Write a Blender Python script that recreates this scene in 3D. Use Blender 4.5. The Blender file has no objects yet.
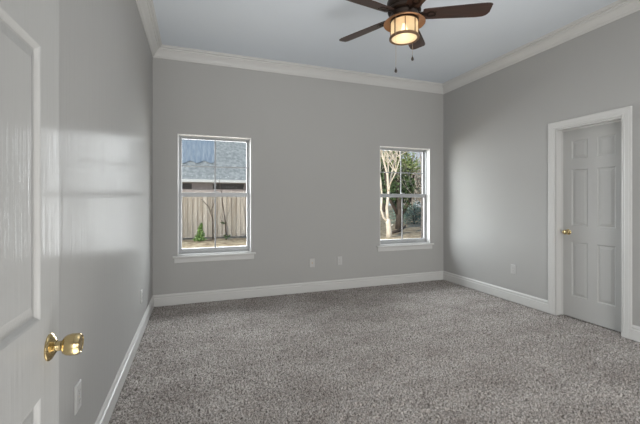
import bpy, bmesh, math, random
import numpy as np
from mathutils import Vector, Matrix
random.seed(7); RNG = np.random.default_rng(7)
SC = bpy.context.scene
COL = SC.collection
PI = math.pi

# ------------------------------------------------------------------ camera
YAW = math.radians(19.8); CZ = 1.25; FPX = 345.2; CX = 320.0; CY = 200.2
cd = bpy.data.cameras.new('camera'); cam = bpy.data.objects.new('camera', cd); COL.objects.link(cam)
cam.location = (0, 0, CZ); cam.rotation_euler = (PI/2, 0, -YAW)
cd.sensor_width = 36; cd.lens = FPX/640*36; cd.shift_y = -(212-CY)/640; cd.clip_start = .02; cd.clip_end = 400
SC.camera = cam
C_, S_ = math.cos(YAW), math.sin(YAW)

# ------------------------------------------------------------------ world, sun, lamps, exposure
W = bpy.data.worlds.new('sky'); SC.world = W; W.use_nodes = True
nt = W.node_tree; nt.nodes.clear()
out = nt.nodes.new('ShaderNodeOutputWorld'); bg = nt.nodes.new('ShaderNodeBackground')
tc = nt.nodes.new('ShaderNodeTexCoord'); sx = nt.nodes.new('ShaderNodeSeparateXYZ'); rp = nt.nodes.new('ShaderNodeValToRGB')
nt.links.new(tc.outputs['Generated'], sx.inputs[0]); nt.links.new(sx.outputs['Z'], rp.inputs[0])
rp.color_ramp.elements[0].position = 0.0; rp.color_ramp.elements[0].color = (.78, .83, .88, 1)
rp.color_ramp.elements[1].position = .55; rp.color_ramp.elements[1].color = (.36, .52, .80, 1)
nt.links.new(rp.outputs[0], bg.inputs[0]); bg.inputs[1].default_value = .85
nt.links.new(bg.outputs[0], out.inputs[0])

def lamp(name, kind, loc, energy, color=(1, 1, 1), direction=None, **kw):
    l = bpy.data.lights.new(name, kind); l.energy = energy; l.color = color
    for k, v in kw.items(): setattr(l, k, v)
    o = bpy.data.objects.new(name, l); o.location = loc; COL.objects.link(o)
    if direction is not None: o.rotation_euler = Vector(direction).to_track_quat('-Z', 'Y').to_euler()
    return o
lamp('sun', 'SUN', (-20, -14, 14), 3.6, (1.0, .95, .86), (.74, .50, -.45), angle=.01)
# daylight of the sunlit yard, coming low through the two windows
lamp('yard_daylight', 'AREA', (-3.5, 10.0, 1.5), 2500, (.98, .985, 1.0), (0, -1, 0), shape='RECTANGLE', size=19, size_y=3.05)
lamp('sky_daylight', 'AREA', (-1.5, 9.6, 5.4), 2900, (.97, .985, 1.0), (0, -1, -.45), shape='RECTANGLE', size=17, size_y=4)
# unseen fill lamps, added behind the camera and inside the room to brighten it
lamp('rear_fill', 'AREA', (2.6, -2.6, .95), 24, (1.0, .985, .96), (-.50, .9, 0), spread=math.radians(120), shape='RECTANGLE', size=2.3, size_y=2.0)
lamp('rear_fill', 'AREA', (.7, -2.6, 1.05), 66, (1.0, .985, .96), (.40, .9, .0), spread=math.radians(120), shape='RECTANGLE', size=2.3, size_y=2.0)
lamp('fill_uplight', 'AREA', (1.0, .9, .5), 18, (1.0, .985, .96), (0, .5, 1), spread=math.radians(100), shape='RECTANGLE', size=2.8, size_y=1.4)  # added fill near the floor, aimed up; no such lamp in the room
lamp('fill_downlight', 'AREA', (1.7, 1.7, 2.95), 10, (1.0, .985, .96), (0, .3, -1), spread=math.radians(130), shape='RECTANGLE', size=2.6, size_y=1.6)  # added fill just under the ceiling, without any fixture
vs = SC.view_settings
SC.display_settings.display_device = 'sRGB'
vs.view_transform = 'Standard'; vs.look = 'None'; vs.gamma = 1; vs.use_curve_mapping = False; vs.exposure = 0.08

# ------------------------------------------------------------------ materials
def mat(name, color, rough=.6, metal=0, spec=.5, coat=0, coat_rough=.1):
    m = bpy.data.materials.new(name); m.use_nodes = True
    b = m.node_tree.nodes['Principled BSDF']
    b.inputs['Base Color'].default_value = (*color, 1); b.inputs['Roughness'].default_value = rough
    b.inputs['Metallic'].default_value = metal; b.inputs['Specular IOR Level'].default_value = spec
    b.inputs['Coat Weight'].default_value = coat; b.inputs['Coat Roughness'].default_value = coat_rough
    return m
def nodes(m): return m.node_tree.nodes, m.node_tree.links, m.node_tree.nodes['Principled BSDF']
def tex_noise(m, scale=(1, 1, 1), nscale=10, detail=4, rough=.5, coord='Object'):
    n, l, b = nodes(m)
    t = n.new('ShaderNodeTexCoord'); mp = n.new('ShaderNodeMapping'); mp.inputs['Scale'].default_value = scale
    no = n.new('ShaderNodeTexNoise'); no.inputs['Scale'].default_value = nscale; no.inputs['Detail'].default_value = detail
    no.inputs['Roughness'].default_value = rough
    l.new(t.outputs[coord], mp.inputs[0]); l.new(mp.outputs[0], no.inputs['Vector'])
    return no
def ramp(m, src, stops):
    n, l, b = nodes(m); r = n.new('ShaderNodeValToRGB'); e = r.color_ramp.elements
    while len(e) < len(stops): e.new(.5)
    for k, (p, c) in enumerate(stops): e[k].position = p; e[k].color = (*c, 1)
    l.new(src, r.inputs[0]); return r
def bump(m, src, strength, dist=.01):
    n, l, b = nodes(m); bp = n.new('ShaderNodeBump'); bp.inputs['Strength'].default_value = strength
    bp.inputs['Distance'].default_value = dist; l.new(src, bp.inputs['Height']); l.new(bp.outputs[0], b.inputs['Normal'])
    return bp
def noisy(name, stops, nscale, scale=(1, 1, 1), rough=.8, detail=5, bmp=0, spec=.3, nrough=.6):
    m = mat(name, stops[0][1], rough, spec=spec); no = tex_noise(m, scale, nscale, detail, nrough)
    n, l, b = nodes(m); r = ramp(m, no.outputs['Fac'], stops); l.new(r.outputs[0], b.inputs['Base Color'])
    if bmp: bump(m, no.outputs['Fac'], bmp)
    return m

M = {}
def wall_paint(name, rough, ior, streak):
    m = mat(name, (.405, .402, .392), rough, spec=.5)
    m.node_tree.nodes['Principled BSDF'].inputs['IOR'].default_value = ior
    no = tex_noise(m, (60, 60, 1.2), 1.0, 3, .6); bump(m, no.outputs['Fac'], streak, .004); return m
M['wall'] = wall_paint('wall_paint', .75, 1.25, .12)
M['wall_satin'] = wall_paint('wall_paint_satin', .20, 1.031, .55)
M['ceiling'] = mat('ceiling_paint', (.64, .685, .735), .8, spec=.2)
M['trim'] = mat('trim_paint', (.58, .578, .565), .35, spec=.25)
M['door'] = mat('door_paint', (.46, .46, .45), .14, spec=.5)
no = tex_noise(M['door'], (90, 90, 3), 1, 4, .6); bump(M['door'], no.outputs['Fac'], .35, .003)
n_, l_, b_ = nodes(M['door']); b_.inputs['IOR'].default_value = 1.06
M['muntin'] = mat('muntin_grey', (.36, .37, .38), .45)
M['lining'] = mat('white_lining', (.78, .78, .77), .4)
M['vinyl'] = mat('window_vinyl', (.40, .41, .42), .35)
M['plastic'] = mat('plate_plastic', (.50, .50, .49), .4)
M['slot'] = mat('socket_slot', (.05, .05, .05), .6)
M['brass'] = mat('polished_brass', (.62, .49, .26), .2, 1)
M['brass_dark'] = mat('dark_brass', (.50, .34, .12), .3, 1)  # deeper brass tone for the cable jack
M['bronze'] = mat('oil_rubbed_bronze', (.030, .020, .015), .38, .7)
M['copper'] = mat('aged_copper', (.42, .22, .11), .42, .75)
M['ring'] = mat('brushed_bronze', (.20, .125, .075), .4, .7)
M['chain'] = mat('chain_metal', (.55, .45, .33), .35, .9)
M['pendant'] = mat('pendant_dark', (.03, .022, .018), .4)
m = mat('walnut_blade', (.09, .045, .03), .38, spec=.5); M['walnut'] = m
no = tex_noise(m, (2, 26, 26), 3, 6, .65); n_, l_, b_ = nodes(m)
l_.new(ramp(m, no.outputs['Fac'], [(.3, (.016, .009, .007)), (.55, (.038, .018, .012)), (.75, (.065, .03, .019))]).outputs[0], b_.inputs['Base Color'])
# carpet
m = mat('carpet_pile', (.3, .28, .26), .95, spec=.1); M['carpet'] = m
n_, l_, b_ = nodes(m)
no = tex_noise(m, (1, 1, 0), 82, 4, .78); no2 = tex_noise(m, (1, 1.6, 1), 2.2, 4, .6)
r1 = ramp(m, no.outputs['Fac'], [(.36, (.065, .056, .050)), (.49, (.335, .306, .285)), (.61, (.68, .64, .605))])
r2 = ramp(m, no2.outputs['Fac'], [(.32, (.74, .72, .71)), (.62, (1, 1, 1))])
mx = n_.new('ShaderNodeMix'); mx.data_type = 'RGBA'; mx.blend_type = 'MULTIPLY'; mx.inputs['Factor'].default_value = 1
l_.new(r1.outputs[0], mx.inputs['A']); l_.new(r2.outputs[0], mx.inputs['B']); l_.new(mx.outputs['Result'], b_.inputs['Base Color'])
b_.inputs['Sheen Weight'].default_value = .15
# window glass: clear pane that mirrors a little at grazing angles
m = bpy.data.materials.new('window_glass'); m.use_nodes = True; t = m.node_tree; t.nodes.clear(); M['glass'] = m
o_ = t.nodes.new('ShaderNodeOutputMaterial'); mxs = t.nodes.new('ShaderNodeMixShader'); tr = t.nodes.new('ShaderNodeBsdfTransparent')
gl = t.nodes.new('ShaderNodeBsdfGlossy'); gl.inputs['Roughness'].default_value = .02; fr = t.nodes.new('ShaderNodeFresnel'); fr.inputs[0].default_value = 1.07
tr.inputs[0].default_value = (.95, .97, .97, 1)
t.links.new(fr.outputs[0], mxs.inputs[0]); t.links.new(tr.outputs[0], mxs.inputs[1]); t.links.new(gl.outputs[0], mxs.inputs[2]); t.links.new(mxs.outputs[0], o_.inputs[0])
def emit(name, color, strength, base=(.9, .85, .7)):
    m = mat(name, base, .3); b = m.node_tree.nodes['Principled BSDF']
    b.inputs['Emission Color'].default_value = (*color, 1); b.inputs['Emission Strength'].default_value = strength
    return m
def lamp_glass(name, tint, glow, strength, see):
    m = bpy.data.materials.new(name); m.use_nodes = True; t = m.node_tree; t.nodes.clear(); n = t.nodes.new; L = t.links.new
    o = n('ShaderNodeOutputMaterial'); tl = n('ShaderNodeBsdfTranslucent'); tp = n('ShaderNodeBsdfTransparent'); em = n('ShaderNodeEmission')
    a = n('ShaderNodeMixShader'); b = n('ShaderNodeAddShader'); tc = n('ShaderNodeTexCoord'); no = n('ShaderNodeTexNoise'); r = n('ShaderNodeValToRGB')
    tl.inputs[0].default_value = (*tint, 1); tp.inputs[0].default_value = (*tint, 1); a.inputs[0].default_value = see
    no.inputs['Scale'].default_value = 55; no.inputs['Detail'].default_value = 4
    r.color_ramp.elements[0].position = .3; r.color_ramp.elements[0].color = (*[c*.7 for c in glow], 1)
    r.color_ramp.elements[1].position = .65; r.color_ramp.elements[1].color = (*glow, 1)
    L(tc.outputs['Object'], no.inputs['Vector']); L(no.outputs['Fac'], r.inputs[0]); L(r.outputs[0], em.inputs[0]); em.inputs[1].default_value = strength
    L(tl.outputs[0], a.inputs[1]); L(tp.outputs[0], a.inputs[2]); L(a.outputs[0], b.inputs[0]); L(em.outputs[0], b.inputs[1]); L(b.outputs[0], o.inputs[0])
    return m
M['lampglass'] = lamp_glass('seeded_lamp_glass', (.86, .77, .58), (1.0, .84, .62), .12, .40)
M['lampbottom'] = lamp_glass('lamp_diffuser_glass', (.9, .85, .72), (1.0, .88, .70), .20, .40)
M['bulb'] = emit('lit_bulb', (1.0, .86, .62), 5)
# outdoors
M['ground'] = noisy('leaf_litter_lawn', [(.3, (.14, .095, .06)), (.5, (.34, .26, .165)), (.70, (.54, .45, .30))], 5, detail=8, bmp=.4)
m = mat('weathered_pine', (.5, .45, .4), .85, spec=.2); M['fence'] = m; n_, l_, b_ = nodes(m)      # each board greyed a little differently
no = tex_noise(m, (26, 1, 1.1), 1.0, 5, .6); t_ = n_.new('ShaderNodeTexCoord'); sp = n_.new('ShaderNodeSeparateXYZ'); l_.new(t_.outputs['Object'], sp.inputs[0])
def mth(op, a, v):
    q = n_.new('ShaderNodeMath'); q.operation = op; l_.new(a, q.inputs[0])
    if v is not None: q.inputs[1].default_value = v
    return q.outputs[0]
k_ = mth('FLOOR', mth('DIVIDE', mth('ADD', sp.outputs['X'], 7.01), .165), None)
wn = n_.new('ShaderNodeTexWhiteNoise'); wn.noise_dimensions = '1D'; l_.new(k_, wn.inputs['W'])
ra = ramp(m, no.outputs['Fac'], [(.30, (.36, .31, .26)), (.5, (.54, .49, .43)), (.7, (.66, .62, .56))]); rb = ramp(m, wn.outputs['Value'], [(0, (.62, .60, .57)), (1, (1, 1, 1))])
mx = n_.new('ShaderNodeMix'); mx.data_type = 'RGBA'; mx.blend_type = 'MULTIPLY'; mx.inputs['Factor'].default_value = 1
l_.new(ra.outputs[0], mx.inputs['A']); l_.new(rb.outputs[0], mx.inputs['B']); l_.new(mx.outputs['Result'], b_.inputs['Base Color'])
M['shingle'] = noisy('grey_shingles', [(.3, (.22, .23, .22)), (.5, (.34, .345, .325)), (.7, (.47, .47, .44))], 2.6, (1.5, .8, .8), detail=6)
M['tarp'] = noisy('faded_blue_tarp', [(.25, (.19, .235, .285)), (.5, (.29, .33, .365)), (.75, (.40, .425, .44))], 4, (2.4, .12, .12), detail=4, rough=.5)
M['siding'] = noisy('pale_brick', [(.3, (.46, .38, .36)), (.7, (.62, .55, .52))], 8)
M['white_ext'] = mat('white_gutter', (.82, .82, .80), .5)
M['dark_ext'] = mat('dark_brown_band', (.10, .085, .075), .4)  # dark brown of the two bands high on the neighbour's wall
M['brick'] = noisy('brown_brick', [(.3, (.03, .025, .022)), (.7, (.065, .052, .045))], 20)
M['conc'] = mat('painted_sill', (.72, .70, .66), .7)
M['bark'] = noisy('pale_peeling_bark', [(.3, (.52, .43, .34)), (.55, (.74, .67, .57)), (.8, (.86, .81, .73))], 6, (1, 1, .4))
M['bark_dark'] = noisy('dark_bark', [(.3, (.045, .035, .03)), (.7, (.13, .10, .08))], 8, (1, 1, .3))
M['twig'] = noisy('grey_twig', [(.3, (.30, .25, .20)), (.7, (.52, .45, .38))], 6)
M['leaf_dark'] = noisy('glossy_dark_leaf', [(.3, (.05, .085, .035)), (.6, (.12, .17, .075)), (.8, (.20, .26, .12))], 2.2, rough=.5)
M['leaf_light'] = noisy('yellow_green_leaf', [(.3, (.15, .20, .07)), (.6, (.30, .36, .14)), (.8, (.42, .46, .22))], 3, rough=.6)
M['leaf_blue'] = noisy('blue_green_leaf', [(.3, (.14, .20, .16)), (.7, (.32, .40, .33))], 3, rough=.6)
M['leaf_dry'] = noisy('dry_beige_leaf', [(.3, (.34, .28, .22)), (.7, (.58, .51, .43))], 3)
M['leaf_fresh'] = mat('fresh_green_leaf', (.20, .33, .09), .6)

# ------------------------------------------------------------------ mesh helpers
def link(name, me, m, parent=None, smooth=False):
    if m is not None:
        for q in (m if isinstance(m, (list, tuple)) else [m]): me.materials.append(q)
    if smooth:
        for p in me.polygons: p.use_smooth = True
    o = bpy.data.objects.new(name, me); COL.objects.link(o)
    if parent is not None: o.parent = parent
    return o
class MB:
    def __init__(s): s.v = []; s.f = []
    def add(s, vs, fs):
        k = len(s.v); s.v += [tuple(p) for p in vs]; s.f += [tuple(i+k for i in f) for f in fs]; return s
    def box(s, x0, x1, y0, y1, z0, z1, Mx=None):
        vs = [(x, y, z) for x in (x0, x1) for y in (y0, y1) for z in (z0, z1)]
        if Mx is not None: vs = [Mx @ Vector(p) for p in vs]
        return s.add(vs, [(0, 1, 3, 2), (4, 6, 7, 5), (0, 4, 5, 1), (2, 3, 7, 6), (0, 2, 6, 4), (1, 5, 7, 3)])
    def loft(s, rings, caps=True, closed=True):
        n = len(rings[0]); vs = [p for r in rings for p in r]; fs = []
        for i in range(len(rings)-1):
            for j in range(n if closed else n-1):
                a, b = i*n+j, i*n+(j+1) % n; fs.append((a, b, b+n, a+n))
        if caps: fs.append(tuple(range(n-1, -1, -1))); fs.append(tuple(range((len(rings)-1)*n, len(rings)*n)))
        return s.add(vs, fs)
    def lathe(s, prof, n=32, Mx=None, caps=False):   # prof: (radius, z)
        rings = []
        for r, z in prof:
            ring = [Vector((r*math.cos(2*PI*k/n), r*math.sin(2*PI*k/n), z)) for k in range(n)]
            rings.append([Mx @ p for p in ring] if Mx is not None else ring)
        return s.loft(rings, caps)
    def tube(s, pts, rad, n=7):
        pts = [Vector(p) for p in pts]; rings = []
        if not isinstance(rad, (list, tuple)): rad = [rad]*len(pts)
        for i, p in enumerate(pts):
            d = (pts[min(i+1, len(pts)-1)]-pts[max(i-1, 0)]).normalized()
            a = d.cross(Vector((.31, .95, .05))).normalized(); b = d.cross(a)
            rings.append([p+rad[i]*(a*math.cos(2*PI*k/n)+b*math.sin(2*PI*k/n)) for k in range(n)])
        return s.loft(rings)
    def build(s, name, m, parent=None, smooth=False, bevel=0, fix=True):
        me = bpy.data.meshes.new(name); me.from_pydata(s.v, [], s.f)
        if fix:
            bm = bmesh.new(); bm.from_mesh(me); bmesh.ops.recalc_face_normals(bm, faces=bm.faces); bm.to_mesh(me); bm.free()
        o = link(name, me, m, parent, smooth)
        if bevel:
            b = o.modifiers.new('bevel', 'BEVEL'); b.width = bevel; b.segments = 2; b.limit_method = 'ANGLE'
        if smooth: 
            try: me.shade_auto_smooth()
            except Exception: pass
        return o
def smooth_angle(o, ang=40):
    bm = bmesh.new(); bm.from_mesh(o.data)
    for e in bm.edges: e.smooth = e.calc_face_angle(0) < math.radians(ang)
    bm.to_mesh(o.data); bm.free(); return o
def structure(o): o['kind'] = 'structure'; return o
def tag(o, label, cat, group=None):
    o['label'] = label; o['category'] = cat
    if group: o['group'] = group
    return o
def empty(name, loc, rz=0):
    o = bpy.data.objects.new(name, None); o.location = loc; o.rotation_euler = (0, 0, rz); o.empty_display_size = .1
    COL.objects.link(o); return o
def at(u, v, depth):                     # point seen at pixel u,v lying `depth` metres in front of the camera
    X = (u-CX)/FPX*depth; return Vector((C_*X+S_*depth, -S_*X+C_*depth, CZ-(v-CY)/FPX*depth))

# ------------------------------------------------------------------ room shell
LX, RX, BY, RY, HZ = -.476, 3.69, 4.48, -3.0, 3.05
WIN = [(-.205, .672), (2.548, 3.434)]; WS, WH = .58, 2.05
TH = .16
# floor: thick carpet, pile modelled as relief where it is seen
xs = np.arange(LX-.02, RX+.14, .0085); ys = np.concatenate([np.arange(RY, .85, .25), np.arange(.85, BY+.03, .0085)])
nx, ny = len(xs), len(ys); X, Y = np.meshgrid(xs, ys)
def blur(a, k):
    for _ in range(k):
        a = (np.roll(a, 1, 0)+np.roll(a, -1, 0)+2*a)/4; a = (np.roll(a, 1, 1)+np.roll(a, -1, 1)+2*a)/4
    return a
def unit(a): return (a-a.mean())/a.std()
h = .9*unit(RNG.normal(size=X.shape))+.8*unit(blur(RNG.normal(size=X.shape), 1))+.25*unit(blur(RNG.normal(size=X.shape), 8))
Z = -.012+.0052*np.clip(h, -2.3, 2.3)
Z[Y < .85] = -.01
for u, v, r_, dp in ((200, 321, .03, .014), (203, 319, .02, .010), (323, 316, .03, .012), (369, 312, .035, .010), (326, 318, .02, .010), (413, 292, .05, .008), (520, 300, .06, .010), (505, 381, .07, .010), (470, 405, .06, .010)):   # old furniture dents
    k = CZ/((v-CY)/FPX); px, py = C_*(u-CX)/FPX*k+S_*k, -S_*(u-CX)/FPX*k+C_*k
    Z -= dp*np.exp(-((X-px)**2/(1.6*r_)**2+(Y-py)**2/r_**2))
co = np.stack([X, Y, Z], -1).reshape(-1, 3).astype(np.float32)
i = np.arange(nx*ny).reshape(ny, nx); q = np.stack([i[:-1, :-1], i[:-1, 1:], i[1:, 1:], i[1:, :-1]], -1).reshape(-1, 4)
me = bpy.data.meshes.new('floor'); me.vertices.add(len(co)); me.vertices.foreach_set('co', co.ravel())
me.loops.add(q.size); me.loops.foreach_set('vertex_index', q.ravel().astype(np.int32))
me.polygons.add(len(q)); me.polygons.foreach_set('loop_start', np.arange(0, q.size, 4, dtype=np.int32)); me.polygons.foreach_set('loop_total', np.full(len(q), 4, np.int32))
me.update(calc_edges=True); me.validate()
fl = structure(link('floor', me, M['carpet'], smooth=True))
structure(MB().box(LX-TH, RX+TH, RY-TH, BY+.28, HZ, HZ+.2).build('ceiling', M['ceiling']))
def wall_grid(mb, a0, a1, z0, z1, holes, face):
    """rectangles of a wall with rectangular holes; face(a0,a1,z0,z1) appends one block"""
    A = sorted({a0, a1, *[h for H in holes for h in H[:2]]}); Zs = sorted({z0, z1, *[h for H in holes for h in H[2:]]})
    for p, q_ in zip(A, A[1:]):
        run = None
        for r, s in zip(Zs, Zs[1:]):
            solid = not any(H[0] <= p and q_ <= H[1] and H[2] <= r and s <= H[3] for H in holes)
            if solid: run = (run[0], s) if run else (r, s)
            if (not solid or s == z1) and run: face(p, q_, *run); run = None
b = MB(); wall_grid(b, LX-TH, RX+TH, -.1, HZ, [(*w, WS, WH) for w in WIN], lambda p, q_, r, s: b.box(p, q_, BY, BY+TH, r, s))
structure(b.build('wall_back', M['wall']))
b = MB(); wall_grid(b, LX-TH, RX+TH, -.25, HZ+.1, [(*w, WS, WH) for w in WIN], lambda p, q_, r, s: b.box(p, q_, BY+TH+.004, BY+TH+.065, r, s))
structure(b.build('wall_exterior', M['brick']))
structure(MB().box(LX-TH, LX, RY-TH, BY, -.1, HZ).build('wall_left', M['wall_satin']))
DO = (2.046, 2.667, 2.022)              # closet door opening: y0, y1, top
b = MB(); wall_grid(b, RY-TH, BY, -.1, HZ, [(DO[0], DO[1], -.1, DO[2])], lambda p, q_, r, s: b.box(RX, RX+.13, p, q_, r, s))
structure(b.build('wall_right', M['wall']))
structure(MB().box(RX+.13, RX+.9, DO[0]-.4, DO[1]+.4, -.12, -.06).build('floor_closet', M['carpet']))
b = MB(); b.box(RX+.85, RX+.95, DO[0]-.5, DO[1]+.5, -.1, 2.6); b.box(RX+.13, RX+.95, DO[0]-.5, DO[0]-.4, -.1, 2.6); b.box(RX+.13, RX+.95, DO[1]+.4, DO[1]+.5, -.1, 2.6); b.box(RX+.13, RX+.95, DO[0]-.5, DO[1]+.5, 2.6, 2.7)
structure(b.build('wall_closet', M['wall']))
structure(MB().box(LX, RX, RY-TH, RY, -.1, HZ).build('wall_rear', M['wall']))
structure(MB().box(LX, -.372, .10, .215, -.02, HZ).build('wall_doorway', M['wall']))

# baseboards and crown mouldings: one profile swept along each wall
BASE = [(0, 0), (.016, 0), (.016, .092), (.009, .097), (.009, .107), (.0125, .112), (.009, .122), (.003, .133), (0, .133)]
CROWN = [(0, -.122), (.010, -.122), (.013, -.110), (.020, -.107), (.022, -.099), (.034, -.080), (.050, -.062), (.062, -.050), (.064, -.042), (.076, -.040), (.080, -.026), (.102, -.023), (.104, -.008), (.112, -.006), (.112, 0), (0, 0)]
def sweep(name, prof, p0, p1, nrm, z, m0=0, m1=0):
    p0, p1, nrm = Vector(p0), Vector(p1), Vector(nrm); d = (p1-p0).normalized(); rings = []
    for p, mi, sg in ((p0, m0, 1), (p1, m1, -1)):
        rings.append([p+nrm*a+d*(a*mi*sg)+Vector((0, 0, z+zz)) for a, zz in prof])
    o = MB().loft(rings).build(name, M['trim']); return structure(o)
sweep('baseboard_back', BASE, (LX, BY, 0), (RX, BY, 0), (0, -1, 0), 0, 1, 1)
sweep('baseboard_left', BASE, (LX, .215, 0), (LX, BY, 0), (1, 0, 0), 0, 0, 1)
sweep('baseboard_right', BASE, (RX, DO[1]+.0785, 0), (RX, BY, 0), (-1, 0, 0), 0, 0, 1)
sweep('baseboard_right', BASE, (RX, RY, 0), (RX, DO[0]-.0785, 0), (-1, 0, 0), 0, 0, 0)
sweep('trim_1', CROWN, (LX, BY, 0), (RX, BY, 0), (0, -1, 0), HZ, 1, 1)
sweep('trim_2', CROWN, (LX, RY, 0), (LX, BY, 0), (1, 0, 0), HZ, 0, 1)
sweep('trim_3', CROWN, (RX, RY, 0), (RX, BY, 0), (-1, 0, 0), HZ, 0, 1)

# ------------------------------------------------------------------ windows
def make_window(k, x0, x1):
    root = structure(empty('window_%d' % k, ((x0+x1)/2, BY+.075, WS)))
    w = (x1-x0)/2; h = WH-WS; V = M['vinyl']
    f = MB(); y0, y1 = 0, .074
    f.box(-w, -w+.018, y0, y1, 0, h); f.box(w-.018, w, y0, y1, 0, h); f.box(-w+.018, w-.018, y0, y1, h-.018, h); f.box(-w+.018, w-.018, y0, y1, 0, .022)
    f.build('frame', V, root)
    mid = h/2; W0 = w-.018
    def sash(y, z0, z1, bot, top, grid_h):
        s = MB(); st = .026; t = .026
        s.box(-W0, -W0+st, y, y+t, z0, z1); s.box(W0-st, W0, y, y+t, z0, z1)
        s.box(-W0+st, W0-st, y, y+t, z0, z0+bot); s.box(-W0+st, W0-st, y, y+t, z1-top, z1)
        o = s.build('sash', V, root, bevel=.003)
        MB().box(-W0+st-.004, W0-st+.004, y+.0195, y+.0225, z0+bot-.004, z1-top+.004).build('glass', M['glass'], o)
        gz0, gz1 = z0+bot, z1-top
        MB().box(-.008, .008, y+.005, y+.011, gz0, gz1).build('muntin', M['muntin'], o)
        if grid_h:
            zc = (gz0+gz1)/2; MB().box(-W0+st, W0-st, y+.0115, y+.0175, zc-.007, zc+.007).build('muntin', M['muntin'], o)
    sash(.010, .022, mid+.032, .050, .055, False)
    sash(.045, mid-.022, h-.018, .045, .020, True)
    for sg in (-1, 1): MB().box(*sorted((sg*(w-.0186), sg*(w-.0165))), .0375, .0735, .0225, mid-.0225).build('screen_track', M['slot'], root)
    MB().box(-.03, .03, -.004, .012, mid+.034, mid+.046).build('sash_lock', V, root)
    j = MB(); j.box(-w, -w+.007, -.0745, 0, .0125, h); j.box(w-.007, w, -.0745, 0, .0125, h); j.box(-w+.007, w-.007, -.0745, 0, h-.007, h)
    j.build('jamb_lining', M['lining'], root)
    # inside stool and apron, outside sill
    s = MB(); zz = -.022
    s.box(-w-.055, w+.055, -.075-.034, -.0755, zz, .0); s.box(-w+.0005, w-.0005, -.0755, 0, zz+.0225, .012)
    s.build('stool', M['trim'], root, bevel=.004)
    a = MB(); a.loft([[Vector((sx_, -.075-d, z)) for d, z in ((0, -.088), (.008, -.088), (.013, -.080), (.013, -.034), (.016, -.022), (0, -.022))] for sx_ in (-w-.035, w+.035)])
    a.build('apron', M['trim'], root)
    MB().loft([[Vector((sx_, y, z)) for y, z in ((.085, .0), (.175, .0), (.175, .055), (.085, .062))] for sx_ in (-w+.002, w-.002)]).build('outer_sill', M['conc'], root)
for k, wx in enumerate(WIN): make_window(k+1, *wx)

# ------------------------------------------------------------------ panelled doors
def door_slab(w, h, t):
    """local x across the width, z up, faces at y=0 (front) and y=t"""
    s, mu = .108 if w > .7 else .095, .10 if w > .7 else .085
    pw = (w-2*s-mu)/2
    xc = [0, s, s+pw, s+pw+mu, s+2*pw+mu, w]
    zc = [0, .225, .805, .975, 1.575, 1.685, h-.118, h]
    b = MB()
    for side in (0, 1):
        y = 0 if side == 0 else t; sg = 1 if side == 0 else -1
        for a in range(5):
            for c in range(7):
                x0, x1, z0, z1 = xc[a], xc[a+1], zc[c], zc[c+1]
                if a in (1, 3) and c in (1, 3, 5):
                    steps = [(0, 0), (.004, .002), (.011, .0085), (.016, .0085), (.040, .002)]
                    rings = [[(x0+i_, y+sg*d, z0+i_), (x1-i_, y+sg*d, z0+i_), (x1-i_, y+sg*d, z1-i_), (x0+i_, y+sg*d, z1-i_)] for i_, d in steps]
                    b.loft(rings, caps=False); b.add(rings[-1], [(0, 1, 2, 3)])
                else: b.add([(x0, y, z0), (x1, y, z0), (x1, y, z1), (x0, y, z1)], [(0, 1, 2, 3)])
    for a in range(5):
        for z in (0, h): b.add([(xc[a], 0, z), (xc[a+1], 0, z), (xc[a+1], t, z), (xc[a], t, z)], [(0, 1, 2, 3)])
    for c in range(7):
        for x in (0, w): b.add([(x, 0, zc[c]), (x, 0, zc[c+1]), (x, t, zc[c+1]), (x, t, zc[c])], [(0, 1, 2, 3)])
    me = bpy.data.meshes.new('door'); me.from_pydata(b.v, [], b.f)
    bm = bmesh.new(); bm.from_mesh(me); bmesh.ops.remove_doubles(bm, verts=bm.verts, dist=1e-5); bmesh.ops.recalc_face_normals(bm, faces=bm.faces); bm.to_mesh(me); bm.free()
    return me
ROSE = [(0, 0), (.034, 0), (.0345, .003), (.032, .007), (.027, .009), (.023, .013), (.017, .016), (.0155, .018)]
NECK = [(.0135, .014), (.0125, .020), (.0125, .030), (.015, .033), (.015, .036)]
KNOB = [(0, .034), (.014, .034), (.0215, .037), (.0255, .044), (.0275, .054), (.0275, .066), (.0265, .074), (.0235, .079), (.021, .0795), (.0195, .0775), (.012, .0785), (0, .079)]
def shrink(P): return [(r*.90, z*.80) for r, z in P]
def door_knob(parent, x, z, front=True):
    Mx = Matrix.Translation((x, 0 if front else .035, z)) @ Matrix.Rotation(PI/2 if front else -PI/2, 4, 'X')
    k = smooth_angle(MB().lathe(shrink(KNOB), 36, Mx).build('door_knob', M['brass'], parent, True))
    smooth_angle(MB().lathe(shrink(ROSE), 36, Mx).build('rosette', M['brass'], k, True))
    smooth_angle(MB().lathe(shrink(NECK), 24, Mx).build('neck', M['brass'], k, True))
# door_1: the entry door, swung fully open beside the left wall; its front faces +x, free edge towards the windows
d1 = structure(link('door_1', door_slab(.79, 2.03, .035), M['door']))
d1.location = (-.32, 1.027-.79, .012); d1.rotation_euler = (0, 0, PI/2)
door_knob(d1, .79-.060, .897, True); door_knob(d1, .79-.060, .897, False)
b = MB().box(.7895, .7915, .006, .029, .845, .925).build('latch_plate', M['brass'], d1)
for z in (.2, 1.0, 1.82): MB().lathe([(0, z), (.006, z), (.006, z+.09), (0, z+.09)], 12, Matrix.Translation((-.006, .001, 0))).build('hinge', M['brass'], d1, True)
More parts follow.
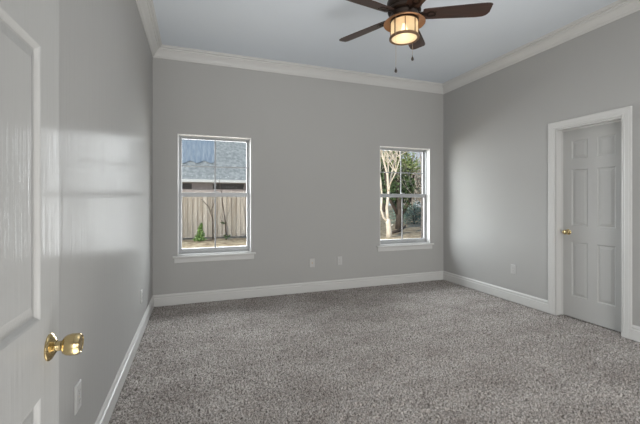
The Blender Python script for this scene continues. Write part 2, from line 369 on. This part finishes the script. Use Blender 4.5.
# door_2: closet door, closed, set back in its jamb; front faces -x
d2 = structure(link('door_2', door_slab(.604, 2.002, .035), M['door']))
d2.location = (RX+.092, DO[1]-.0125, .002); d2.rotation_euler = (0, 0, -PI/2)
d2.location.y = DO[1]-.0085
d2.scale = (1, 1, 1)
door_knob(d2, .062, .905, True)
b = MB(); jy0, jy1 = DO[0], DO[1]
b.box(RX-.002, RX+.13, jy0, jy0+.008, 0, DO[2]); b.box(RX-.002, RX+.13, jy1-.008, jy1, 0, DO[2]); b.box(RX-.002, RX+.13, jy0+.008, jy1-.008, DO[2]-.014, DO[2])
b.box(RX+.078, RX+.090, jy0+.008, jy0+.018, 0, DO[2]-.014); b.box(RX+.078, RX+.090, jy1-.018, jy1-.008, 0, DO[2]-.014); b.box(RX+.078, RX+.090, jy0+.018, jy1-.018, DO[2]-.026, DO[2]-.014)
structure(b.build('trim_4', M['trim']))
CAS = [(0, 0), (0, .010), (.006, .013), (.020, .013), (.026, .016), (.052, .017), (.062, .019), (.072, .018), (.075, .012), (.075, 0)]   # across from the opening outwards, thickness
def casing():
    b = MB(); y0, y1, zt = DO[0]-.004, DO[1]+.004, DO[2]+.002
    def P(a, t_, corner):
        if corner == 0: return Vector((RX-t_, y1+a, 0))
        if corner == 1: return Vector((RX-t_, y1+a, zt+a))
        if corner == 2: return Vector((RX-t_, y0-a, zt+a))
        return Vector((RX-t_, y0-a, 0))
    b.loft([[P(a, t_, c) for a, t_ in CAS] for c in range(4)])
    return b.build('trim_5', M['trim'])
structure(casing())

# ------------------------------------------------------------------ outlet plates
def plate(name, loc, rz, label, cat, kind, grp=None):
    r = empty(name, loc, rz); tag(r, label, cat, grp or 'wall plates and outlets')
    b = MB(); w, h_ = .036, .0585
    b.loft([[Vector((x, 0, z)) for x, z in ((-w, -h_), (w, -h_), (w, h_), (-w, h_))], [Vector((x, -.004, z)) for x, z in ((-w, -h_), (w, -h_), (w, h_), (-w, h_))], [Vector((x, -.0075, z)) for x, z in ((-w+.004, -h_+.004), (w-.004, -h_+.004), (w-.004, h_-.004), (-w+.004, h_-.004))]])
    b.build('cover_plate', M['plastic'], r)
    RX90 = Matrix.Rotation(PI/2, 4, 'X')
    if kind == 'duplex':
        for zc in (-.020, .020):
            s = MB().lathe([(0, .0070), (.0165, .0070), (.0165, .0092), (.0155, .0097), (0, .0097)], 20, Matrix.Translation((0, 0, zc)) @ RX90).build('socket', M['plastic'], r)
            q = MB(); q.box(-.0075, -.0055, -.0101, -.0095, zc+.001, zc+.009); q.box(.0055, .0075, -.0101, -.0095, zc+.002, zc+.009); q.box(-.002, .002, -.0101, -.0095, zc-.010, zc-.006)
            q.build('slot', M['slot'], s)
        MB().lathe([(0, .0074), (.003, .0074), (.003, .0086), (0, .0088)], 12, RX90).build('screw', M['chain'], r)
    else:
        MB().lathe([(0, .0070), (.0075, .0070), (.0075, .0085), (.0048, .0090), (.0048, .015), (.003, .015), (.003, .010), (0, .010)], 16, RX90).build('jack', M['brass_dark'], r)
        for zc in (-.046, .046): MB().lathe([(0, .0074), (.0028, .0074), (.0028, .0084), (0, .0086)], 10, Matrix.Translation((0, 0, zc)) @ RX90).build('screw', M['chain'], r)
    return r
plate('cable_plate', (1.498, BY, .392), 0, 'white cable jack wall plate with one small round jack, on the back wall', 'wall plate', 'jack')
plate('outlet', (1.906, BY, .397), 0, 'white duplex outlet on back wall, just right of the cable jack plate', 'outlet', 'duplex')
plate('outlet', (RX, 3.20, .398), -PI/2, 'white duplex outlet on right wall between the corner and the closet door', 'outlet', 'duplex')
plate('outlet', (LX, 3.57, .36), PI/2, 'white outlet on the left wall near the far corner', 'outlet', 'duplex')
plate('outlet', (LX, 1.735, .412), PI/2, 'white outlet low on left wall, just past the open entry door', 'outlet', 'duplex')

# ------------------------------------------------------------------ ceiling fan
FX, FY = 1.548, 2.337
fan = empty('ceiling_fan', (FX, FY, HZ)); tag(fan, 'dark bronze ceiling fan with five walnut blades and a lit lantern', 'ceiling fan')
def FZ(z): return z-HZ
br, cp = M['bronze'], M['copper']
smooth_angle(MB().lathe([(0, 0), (.070, 0), (.072, -.012), (.066, -.036), (.040, -.056), (.020, -.060), (0, -.060)], 32).build('canopy', br, fan, True))
MB().lathe([(.013, -.058), (.013, -.17), (.03, -.175), (.03, -.19)], 16).build('downrod', br, fan, True)
smooth_angle(MB().lathe([(0, FZ(2.885)), (.05, FZ(2.885)), (.085, FZ(2.872)), (.118, FZ(2.845)), (.135, FZ(2.81)), (.135, FZ(2.775)), (.125, FZ(2.755)), (.128, FZ(2.75)), (.128, FZ(2.735)), (.112, FZ(2.725)), (0, FZ(2.725))], 48).build('motor_housing', br, fan, True), 30)
smooth_angle(MB().lathe([(0, FZ(2.726)), (.104, FZ(2.726)), (.108, FZ(2.712)), (.108, FZ(2.685)), (.100, FZ(2.672)), (0, FZ(2.672))], 48).build('switch_housing', br, fan, True), 30)
smooth_angle(MB().lathe([(.0, FZ(2.676)), (.100, FZ(2.676)), (.140, FZ(2.664)), (.162, FZ(2.644)), (.160, FZ(2.640)), (.138, FZ(2.656)), (.098, FZ(2.668)), (0, FZ(2.668))], 48).build('light_pan', cp, fan, True), 30)
# blades
BL = [(.140, .050, .048), (.155, .056, .052), (.22, .060, .056), (.32, .065, .059), (.45, .071, .063), (.55, .075, .066), (.600, .075, .063), (.622, .073, .054), (.636, .069, .040), (.646, .060, .018)]
blade_me = None
BZ = FZ(2.708)
def blade_mesh():
    b = MB(); rings = []
    for r, p, q_ in BL: rings.append([Vector((r, -p, -.003)), Vector((r, q_, -.003)), Vector((r-.0, q_, .003)), Vector((r, -p, .003))])
    return b.loft(rings)
for k in range(5):
    ang = math.radians(-7+72*k)-YAW
    bl = blade_mesh().build('blade', M['walnut'], fan, bevel=.0015)
    bl.location = (0, 0, BZ); bl.rotation_mode = 'XYZ'; bl.rotation_euler = (math.radians(-13), 0, ang)
    a = MB()
    a.box(.100, .175, -.014, .014, .003, .011); 
    for rr in (0,):
        ring = []
        pts = [(.205+.036*math.cos(t_), .030*math.sin(t_), -.0075) for t_ in np.linspace(0, 2*PI, 25)[:-1]]
        pts2 = [(.205+.022*math.cos(t_), .017*math.sin(t_), -.0075) for t_ in np.linspace(0, 2*PI, 25)[:-1]]
        up = lambda L: [Vector((x, y, z+.004)) for x, y, z in L]
        dn = lambda L: [Vector((x, y, z)) for x, y, z in L]
        a.loft([dn(pts), up(pts), up(pts2), dn(pts2), dn(pts)], caps=False)
    a.box(.120, .185, -.012, .012, -.0075, -.0035)
    ir = a.build('blade_iron', br, bl, True); smooth_angle(ir, 30)
    for x, y in ((.172, 0), (.238, .02), (.238, -.02)): MB().lathe([(0, -.0095), (.004, -.009), (.0045, -.0035)], 8, Matrix.Translation((x, y, 0))).build('screw', M['bronze'], ir)
# lantern
LT, LB, LR = 2.664, 2.522, .104
smooth_angle(MB().lathe([(LR-.004, FZ(LT)), (LR, FZ(LT)), (LR, FZ(LB+.012)), (LR-.004, FZ(LB+.012))], 48).build('lantern_glass', M['lampglass'], fan, True))
smooth_angle(MB().lathe([(LR-.002, FZ(LB+.016)), (LR+.008, FZ(LB+.018)), (LR+.013, FZ(LB+.010)), (LR+.013, FZ(LB)), (LR+.002, FZ(LB-.004)), (LR-.006, FZ(LB)), (LR-.006, FZ(LB+.010)), (LR-.002, FZ(LB+.016))], 48).build('lantern_ring', M['ring'], fan, True), 30)
smooth_angle(MB().lathe([(0, FZ(LB-.002)), (.05, FZ(LB-.001)), (LR-.005, FZ(LB+.004)), (LR-.005, FZ(LB+.007)), (0, FZ(LB+.003))], 40).build('lantern_diffuser', M['lampbottom'], fan, True))
smooth_angle(MB().lathe([(LR+.0, FZ(LT)), (LR+.006, FZ(LT)), (LR+.006, FZ(LT-.014)), (LR, FZ(LT-.014))], 48).build('lantern_collar', br, fan, True), 30)
for k in range(8):
    ang = 2*PI*k/8+math.radians(-100)-YAW
    MB().box(LR+.0005, LR+.0055, -.0035, .0035, FZ(LB+.012), FZ(LT-.010), Matrix.Rotation(ang, 4, 'Z')).build('lantern_bar', M['ring'], fan)
bb = MB().lathe([(0, FZ(2.545)), (.018, FZ(2.550)), (.028, FZ(2.566)), (.030, FZ(2.580)), (.024, FZ(2.602)), (.014, FZ(2.618)), (.013, FZ(2.64)), (0, FZ(2.64))], 20)
bb.build('bulb', M['bulb'], fan, True)
lp = lamp('lantern_light', 'POINT', (FX, FY, 2.585), 1.9, (1, .82, .60), shadow_soft_size=.034)
def chain(x, y, z1, name='pull_chain'):
    b = MB(); z = 2.665; n = 0
    b.tube([(x, y, FZ(2.668)), (x, y, FZ(z1+.03))], .0011, 6)
    while z > z1+.035:
        b.lathe([(0, FZ(z)-.0016), (.0017, FZ(z)), (0, FZ(z)+.0016)], 6, Matrix.Translation((x, y, 0))); z -= .005
    c = b.build('pull_chain', M['chain'], fan)
    smooth_angle(MB().lathe([(0, FZ(z1-.012)), (.007, FZ(z1-.011)), (.0105, FZ(z1-.003)), (.0095, FZ(z1+.008)), (.004, FZ(z1+.020)), (.002, FZ(z1+.030)), (0, FZ(z1+.030))], 14, Matrix.Translation((x, y, 0))).build('pull', M['pendant'], c, True))
def cam_off(X_, Y_): return (C_*X_+S_*Y_, -S_*X_+C_*Y_)
chain(*cam_off(-.086, -.090), 2.235); chain(*cam_off(.088, .088), 2.398)

# ------------------------------------------------------------------ outdoors
GZ = -.12
gx = np.linspace(-16, 46, 90); gy = np.concatenate([np.linspace(4.76, 30, 70), np.linspace(31, 90, 30)])
X, Y = np.meshgrid(gx, gy); Zg = GZ+.03*RNG.normal(size=X.shape)*np.clip((Y-5)/6, 0, 1)
vv = [tuple(p) for p in np.stack([X, Y, Zg], -1).reshape(-1, 3)]; n = len(gx)
ff = [(r*n+c, r*n+c+1, (r+1)*n+c+1, (r+1)*n+c) for r in range(len(gy)-1) for c in range(n-1)]
g = MB().add(vv, ff).build('ground', M['ground'], None, True); structure(g)
# fence behind window 1
FYY = 12.9
fr = empty('wooden_fence', (-1, FYY, GZ)); tag(fr, 'weathered grey board privacy fence standing outside the left window', 'fence')
b = MB(); x = -7.0
while x < 5.5:
    wv = .137; hh = 1.66+random.uniform(-.012, .012); y = random.uniform(-.004, .004)
    b.box(x, x+wv, y, y+.018, .05, hh); x += .165
x = -7.0
while x < 5.4: b.box(x, x+.118, .019, .0235, .05, 1.60); x += .12
b.build('board_panel', M['fence'], fr)
b = MB()
for z in (.3, .85, 1.4): b.box(-7, 5.5, .024, .062, z, z+.085)
b.build('rail', M['fence'], fr)
for k in range(6): MB().box(-7+2.45*k, -7+2.45*k+.09, .064, .154, -.05, 1.62).build('post', M['fence'], fr)

# neighbouring house behind the fence
HY = 24.5
hs = empty('neighbour_house', (-3, HY, GZ)); tag(hs, 'neighbouring house with grey shingle roof and white gutter beyond the fence', 'house')
MB().box(-11, 12, .45, 9.5, 0, 2.65).build('wall', M['siding'], hs)
RS = .50
prof = [(0, 2.62), (0, 2.70), (12, 2.70+RS*12), (24, 2.70), (24, 2.62), (12, 2.58+RS*12)]
MB().loft([[Vector((xx, y, z)) for y, z in prof] for xx in (-11.6, 12.6)]).build('roof', M['shingle'], hs)
MB().loft([[Vector((xx, y, z)) for y, z in ((-.01, 2.56), (-.12, 2.58), (-.14, 2.76), (-.01, 2.76))] for xx in (-11.6, 12.6)]).build('gutter', M['white_ext'], hs)
for x0, x1 in ((at(181.5, 186, 24).x+3, at(192, 186, 24).x+3), (at(213, 186, 23.5).x+3, at(246, 186, 23.5).x+3)):
    fo = MB().box(x0-.06, x1+.06, .41, .455, 2.08, 2.56).build('window', M['siding'], hs); MB().box(x0, x1, .40, .412, 2.13, 2.51).build('pane', M['dark_ext'], fo)
# tarp on the roof slope
def on_roof(u, v):                        # where the sight line through u,v meets the roof plane
    d = at(u, v, 1)-Vector((0, 0, CZ)); k = (GZ+2.70-RS*HY-CZ)/(d.z-RS*d.y); return Vector((0, 0, CZ))+d*k
b = MB(); nu, nv = 40, 14; P = []
for j in range(nv+1):
    for i_ in range(nu+1):
        p = on_roof(180+35*i_/nu, 140.5+j/nv*(22+1.2*math.sin(i_*.4)))
        P.append(p+Vector((0, -.3, .6)).normalized()*(.05+.010*math.sin(i_*1.1+.2*j)+.008*math.sin(i_*2.7+j*.3)))
P += [p-Vector((0, -.3, .6)).normalized()*.02 for p in P]
N1 = (nu+1)*(nv+1)
F = [(j*(nu+1)+i_, j*(nu+1)+i_+1, (j+1)*(nu+1)+i_+1, (j+1)*(nu+1)+i_) for j in range(nv) for i_ in range(nu)]
tp = b.add(P, F+[tuple(q_+N1 for q_ in f[::-1]) for f in F]).build('tarp', M['tarp'], None, True, fix=False)
tag(tp, 'faded blue tarp spread on the roof of the neighbouring house', 'tarp')

# ---- plants
def leaves(b, centre, radii, count, size, shell=.55):
    cx_, cy_, cz_ = centre
    for _ in range(count):
        d = Vector(RNG.normal(size=3)).normalized(); r = shell+(1-shell)*random.random()
        p = Vector((cx_+d.x*radii[0]*r, cy_+d.y*radii[1]*r, cz_+d.z*radii[2]*r))
        a = Vector(RNG.normal(size=3)).normalized(); c = a.cross(Vector(RNG.normal(size=3))).normalized(); s = size*random.uniform(.6, 1.3)
        b.add([p-a*s, p-c*s*.45, p+a*s, p+c*s*.45], [(0, 1, 2, 3)])
def branchy(b, p, d, length, rad, depth, spread=.5, up=.15, seg=4, kids=(2, 3)):
    pts = [Vector(p)]; rads = [rad]; d = Vector(d).normalized()
    for k in range(seg):
        d = (d+Vector(RNG.normal(size=3))*.10+Vector((0, 0, up*.3))).normalized()
        pts.append(pts[-1]+d*length/seg); rads.append(rad*(1-.45*(k+1)/seg))
    b.tube(pts, rads, 5 if depth < 2 else 7)
    if depth > 0:
        for _ in range(random.randint(*kids)):
            i_ = random.randint(max(1, seg-2), seg); nd = (d+Vector(RNG.normal(size=3))*spread).normalized()
            branchy(b, pts[i_], nd, length*random.uniform(.6, .85), rads[i_]*.75, depth-1, spread, up, seg, kids)
# crape myrtle in window 2
base = at(389, 236.5, 12.7); base.z = GZ
t = empty('crape_myrtle', base); tag(t, 'pale bare multi-stemmed tree nearest the right window', 'tree')
def L(u, v, dd=12.7): return at(u, v, dd)-base
b = MB()
b.tube([(0, 0, -.05), L(389, 230), L(388.5, 224), L(387.5, 219)], [0.125, 0.099, 0.096, 0.092], 12)
b.tube([L(388, 222), L(383.5, 217.5, 12.6), L(381, 209, 12.6), L(382, 196, 12.5), L(380.5, 180, 12.5), L(377, 160, 12.5), L(374, 130, 12.4)], [0.050, 0.042, 0.038, 0.035, 0.030, 0.025, 0.019], 9)
b.tube([L(388, 222), L(386.8, 208), L(388.5, 192, 12.8), L(387.5, 175), L(384, 162), L(381, 148), L(378, 120)], [0.059, 0.055, 0.050, 0.042, 0.035, 0.027, 0.019], 9)
b.tube([L(388.6, 190), L(391, 176, 13), L(395, 160, 13), L(396.5, 148, 13), L(399, 120, 13)], [0.042, 0.038, 0.030, 0.025, 0.019], 8)
b.tube([L(388, 178), L(388.3, 164, 12.9), L(387, 150, 12.9), L(388, 120, 12.9)], [0.035, 0.030, 0.025, 0.019], 8)
b.tube([L(393, 224.5), L(390.6, 226), L(389.2, 230)], [0.025, 0.030, 0.030], 8)
b.tube([L(390, 184), L(396, 172, 12.6), L(400, 158, 12.5), L(401, 145, 12.5)], [0.025, 0.019, 0.015, 0.013], 7)
b.tube([L(382, 190), L(378, 176, 12.6), L(374, 162)], [0.025, 0.019, 0.015], 7)
b.build('trunk', M['bark'], t, True)
b = MB()
for u, v in ((380, 172), (384, 162), (388.3, 164), (395, 160), (396, 172), (381, 150), (396.5, 150), (387, 150), (400, 158)):
    for _ in range(3): branchy(b, L(u, v), (random.uniform(-.9, .9), random.uniform(-.5, .5), .8), .8, .019, 2, .6)
b.build('twigs', M['bark'], t)
# dark broadleaf evergreen
base = at(399, 226, 16.5); base.z = GZ
t = empty('evergreen_tree', base); tag(t, 'tall dark green broadleaf tree behind the pale bare tree', 'tree')
b = MB(); b.tube([(0, 0, -.05), (.05, 0, .9), (-.05, .05, 2.4), (.05, 0, 4.2)], [.20, .15, .11, .07], 10); b.tube([(0, 0, .5), (.7, .1, 1.4), (.9, .1, 2.6)], [.10, .08, .05], 8); b.tube([(0, 0, .6), (-.5, .1, 1.5), (-.8, 0, 2.8)], [.09, .07, .04], 8)
b.build('trunk', M['bark_dark'], t, True)
b = MB()
for c, r, n in (((.1, .2, 1.9), (.7, .6, .8), 800), ((.55, .1, 2.0), (.35, .5, .6), 400), ((-.4, .3, 2.0), (.5, .6, .8), 500), ((.1, .2, 2.7), (.75, .6, .5), 600), ((.3, .3, 1.1), (.4, .5, .4), 220)): leaves(b, c, r, n, .085)
b.build('lower_foliage', M['leaf_dark'], t)
b = MB()
for c, r, n in (((.35, -.1, 3.05), (.8, .6, .5), 700), ((.2, .1, 3.8), (.8, .8, .6), 450), ((-.5, .1, 3.6), (.6, .6, .6), 260), ((.5, .1, 4.5), (.8, .8, .6), 300)): leaves(b, c, r, n, .075, .2)
b.build('upper_foliage', M['leaf_light'], t)
# bare grey tree to the right, dry beige shrub, hedge, log pile
def bare_tree(u, dep, h_, label, seedrad=.11):
    base = at(u, 222, dep); base.z = GZ; t = empty('bare_tree', base); tag(t, label, 'tree', 'bare trees beyond the right window')
    a = MB(); pts = [Vector((0, 0, -.05))]
    for k in range(5): pts.append(pts[-1]+Vector((random.uniform(-.12, .12), random.uniform(-.1, .1), h_/5)))
    a.tube(pts, [seedrad*(1-.13*k) for k in range(6)], 9); a.build('trunk', M['twig'], t, True)
    b = MB()
    for k in range(9):
        p = pts[2+k % 4]; branchy(b, p, (random.uniform(-1, 1), random.uniform(-.7, .7), .7), h_*.32, seedrad*.35, 3, .5, .2)
    b.build('branches', M['twig'], t); return t
bare_tree(423, 14.3, 3.2, 'slim grey bare tree at the right edge of the right window', .045)
bare_tree(405, 27, 6.5, 'grey bare tree behind the hedge, left of the beige shrub', .08)
bare_tree(379, 19.5, 4.6, 'brown bare tree at the left edge of the right window, beyond the pale tree', .10)
bare_tree(413, 33, 8.0, 'distant bare tree with high crown above the beige shrub', .10)
def shrub(name, u, v, dep, blobs, mat_, label, cat='shrub', size=.06, stem=True):
    base = at(u, v, dep); base.z = GZ; t = empty(name, base); tag(t, label, cat)
    b = MB()
    for c, r, n in blobs: leaves(b, c, r, n, size, .3)
    b.build('foliage', mat_, t)
    if stem:
        b = MB()
        for k in range(5): b.tube([(0, 0, -.05), (random.uniform(-.3, .3), random.uniform(-.2, .2), .5), (random.uniform(-.5, .5), random.uniform(-.3, .3), 1.0)], [.03, .025, .012], 6)
        b.build('stem', M['bark_dark'], t)
    return t
shrub('beech_shrub', 416, 218, 23, [((0, 0, 1.9), (1.1, .8, 1.5), 1500), ((.2, 0, 3.0), (.6, .5, .7), 500)], M['leaf_dry'], 'dry beige leafy shrub rising behind the blue-green hedge', size=.07)
shrub('hedge', 414, 222, 20, [((-.9, 0, .55), (.9, .6, .65), 1100), ((.2, .1, .6), (1.1, .6, .7), 1300), ((1.2, 0, .5), (.9, .6, .6), 900)], M['leaf_blue'], 'low rounded blue-green hedge on the lawn outside the right window', 'hedge', .055)
for k, (u, dep, w_, h_, mt, lb) in enumerate(((384, 40, 4.5, 7, 'leaf_dark', 'distant dark green tree beyond the left side of the right window'), (398, 54, 5, 9, 'leaf_blue', 'distant blue-green tree behind the tall dark broadleaf tree'), (411, 44, 3.6, 4.6, 'leaf_dark', 'distant low dark green tree behind the beige shrub'), (427, 38, 3.2, 6, 'leaf_blue', 'distant blue-green tree at far right behind the slim grey tree'))):
    base = at(u, 212, dep); base.z = GZ; t = empty('distant_tree', base); tag(t, lb, 'tree', 'distant trees beyond the lawn')
    b = MB()
    for q_ in range(5): leaves(b, (random.uniform(-.35, .35)*w_, random.uniform(-.3, .3)*w_, h_*random.uniform(.4, .75)), (w_*.4, w_*.4, h_*.28), 700, .2, .3)
    b.build('foliage', M[mt], t); MB().tube([(0, 0, -.1), (0, 0, h_*.4), (.1, 0, h_*.7)], [.25, .2, .1], 8).build('trunk', M['bark_dark'], t)
# fallen dark branch on the lawn
base = at(399, 231, 14); base.z = GZ
t = empty('fallen_branch', base); tag(t, 'dark fallen branch lying on the lawn right of the pale tree', 'branch')
b = MB(); b.tube([(-.42, 0, .05), (-.15, .05, .10), (.2, .15, .12), (.5, .3, .3)], [.055, .06, .05, .03], 7); b.tube([(-.1, .05, .1), (.05, -.05, .25), (.3, -.05, .28)], [.035, .03, .02], 6); b.tube([(-.3, .02, .07), (-.38, .1, .2), (-.2, .2, .33)], [.03, .025, .015], 6)
b.build('limb', M['bark_dark'], t, True)
# little plants in front of the fence
base = at(199, 241, 11.6); base.z = GZ
t = empty('sapling', base); tag(t, 'small bright green young conifer in front of the fence', 'sapling')
b = MB()
for k in range(9): leaves(b, (random.uniform(-.02, .02)+.01*k, 0, .05+.062*k), (.22-.022*k, .16-.016*k, .06), 170-14*k, .035, .2)
b.build('foliage', M['leaf_fresh'], t); MB().tube([(0, 0, -.03), (.05, 0, .6)], [.015, .005], 6).build('stem', M['bark_dark'], t)
base = at(226, 240, 11.9); base.z = GZ
t = empty('bare_sapling', base); tag(t, 'thin leafless dark sapling against the fence boards', 'sapling')
b = MB()
def L2(u, v): return at(u, v, 11.9)-base
b.tube([(0, 0, -.03), L2(225.5, 222), L2(223, 206), L2(221.5, 192), L2(219, 180)], [.026, .022, .018, .014, .009], 6)
b.tube([L2(225.5, 224), L2(222, 222), L2(220, 216)], [.012, .010, .005], 5)
b.build('stem', M['bark_dark'], t, True)
b = MB(); leaves(b, L2(223, 223), (.11, .06, .05), 26, .045, .1); leaves(b, L2(226.5, 236.5), (.16, .1, .08), 50, .05, .1); b.build('leaves', M['leaf_dark'], t)
base = at(213, 240, 12.0); base.z = GZ
t = empty('leaning_vine', base); tag(t, 'thin forked dark vine climbing the fence left of the dark sapling', 'vine')
b = MB()
def L3(u, v): return at(u, v, 12.0)-base
b.tube([(0, 0, -.03), L3(213, 220), L3(209, 207), L3(201, 199)], [.020, .017, .014, .009], 5); b.tube([L3(211, 212), L3(214, 203), L3(216, 195)], [.013, .011, .008], 5)
b.build('stem', M['bark_dark'], t, True)
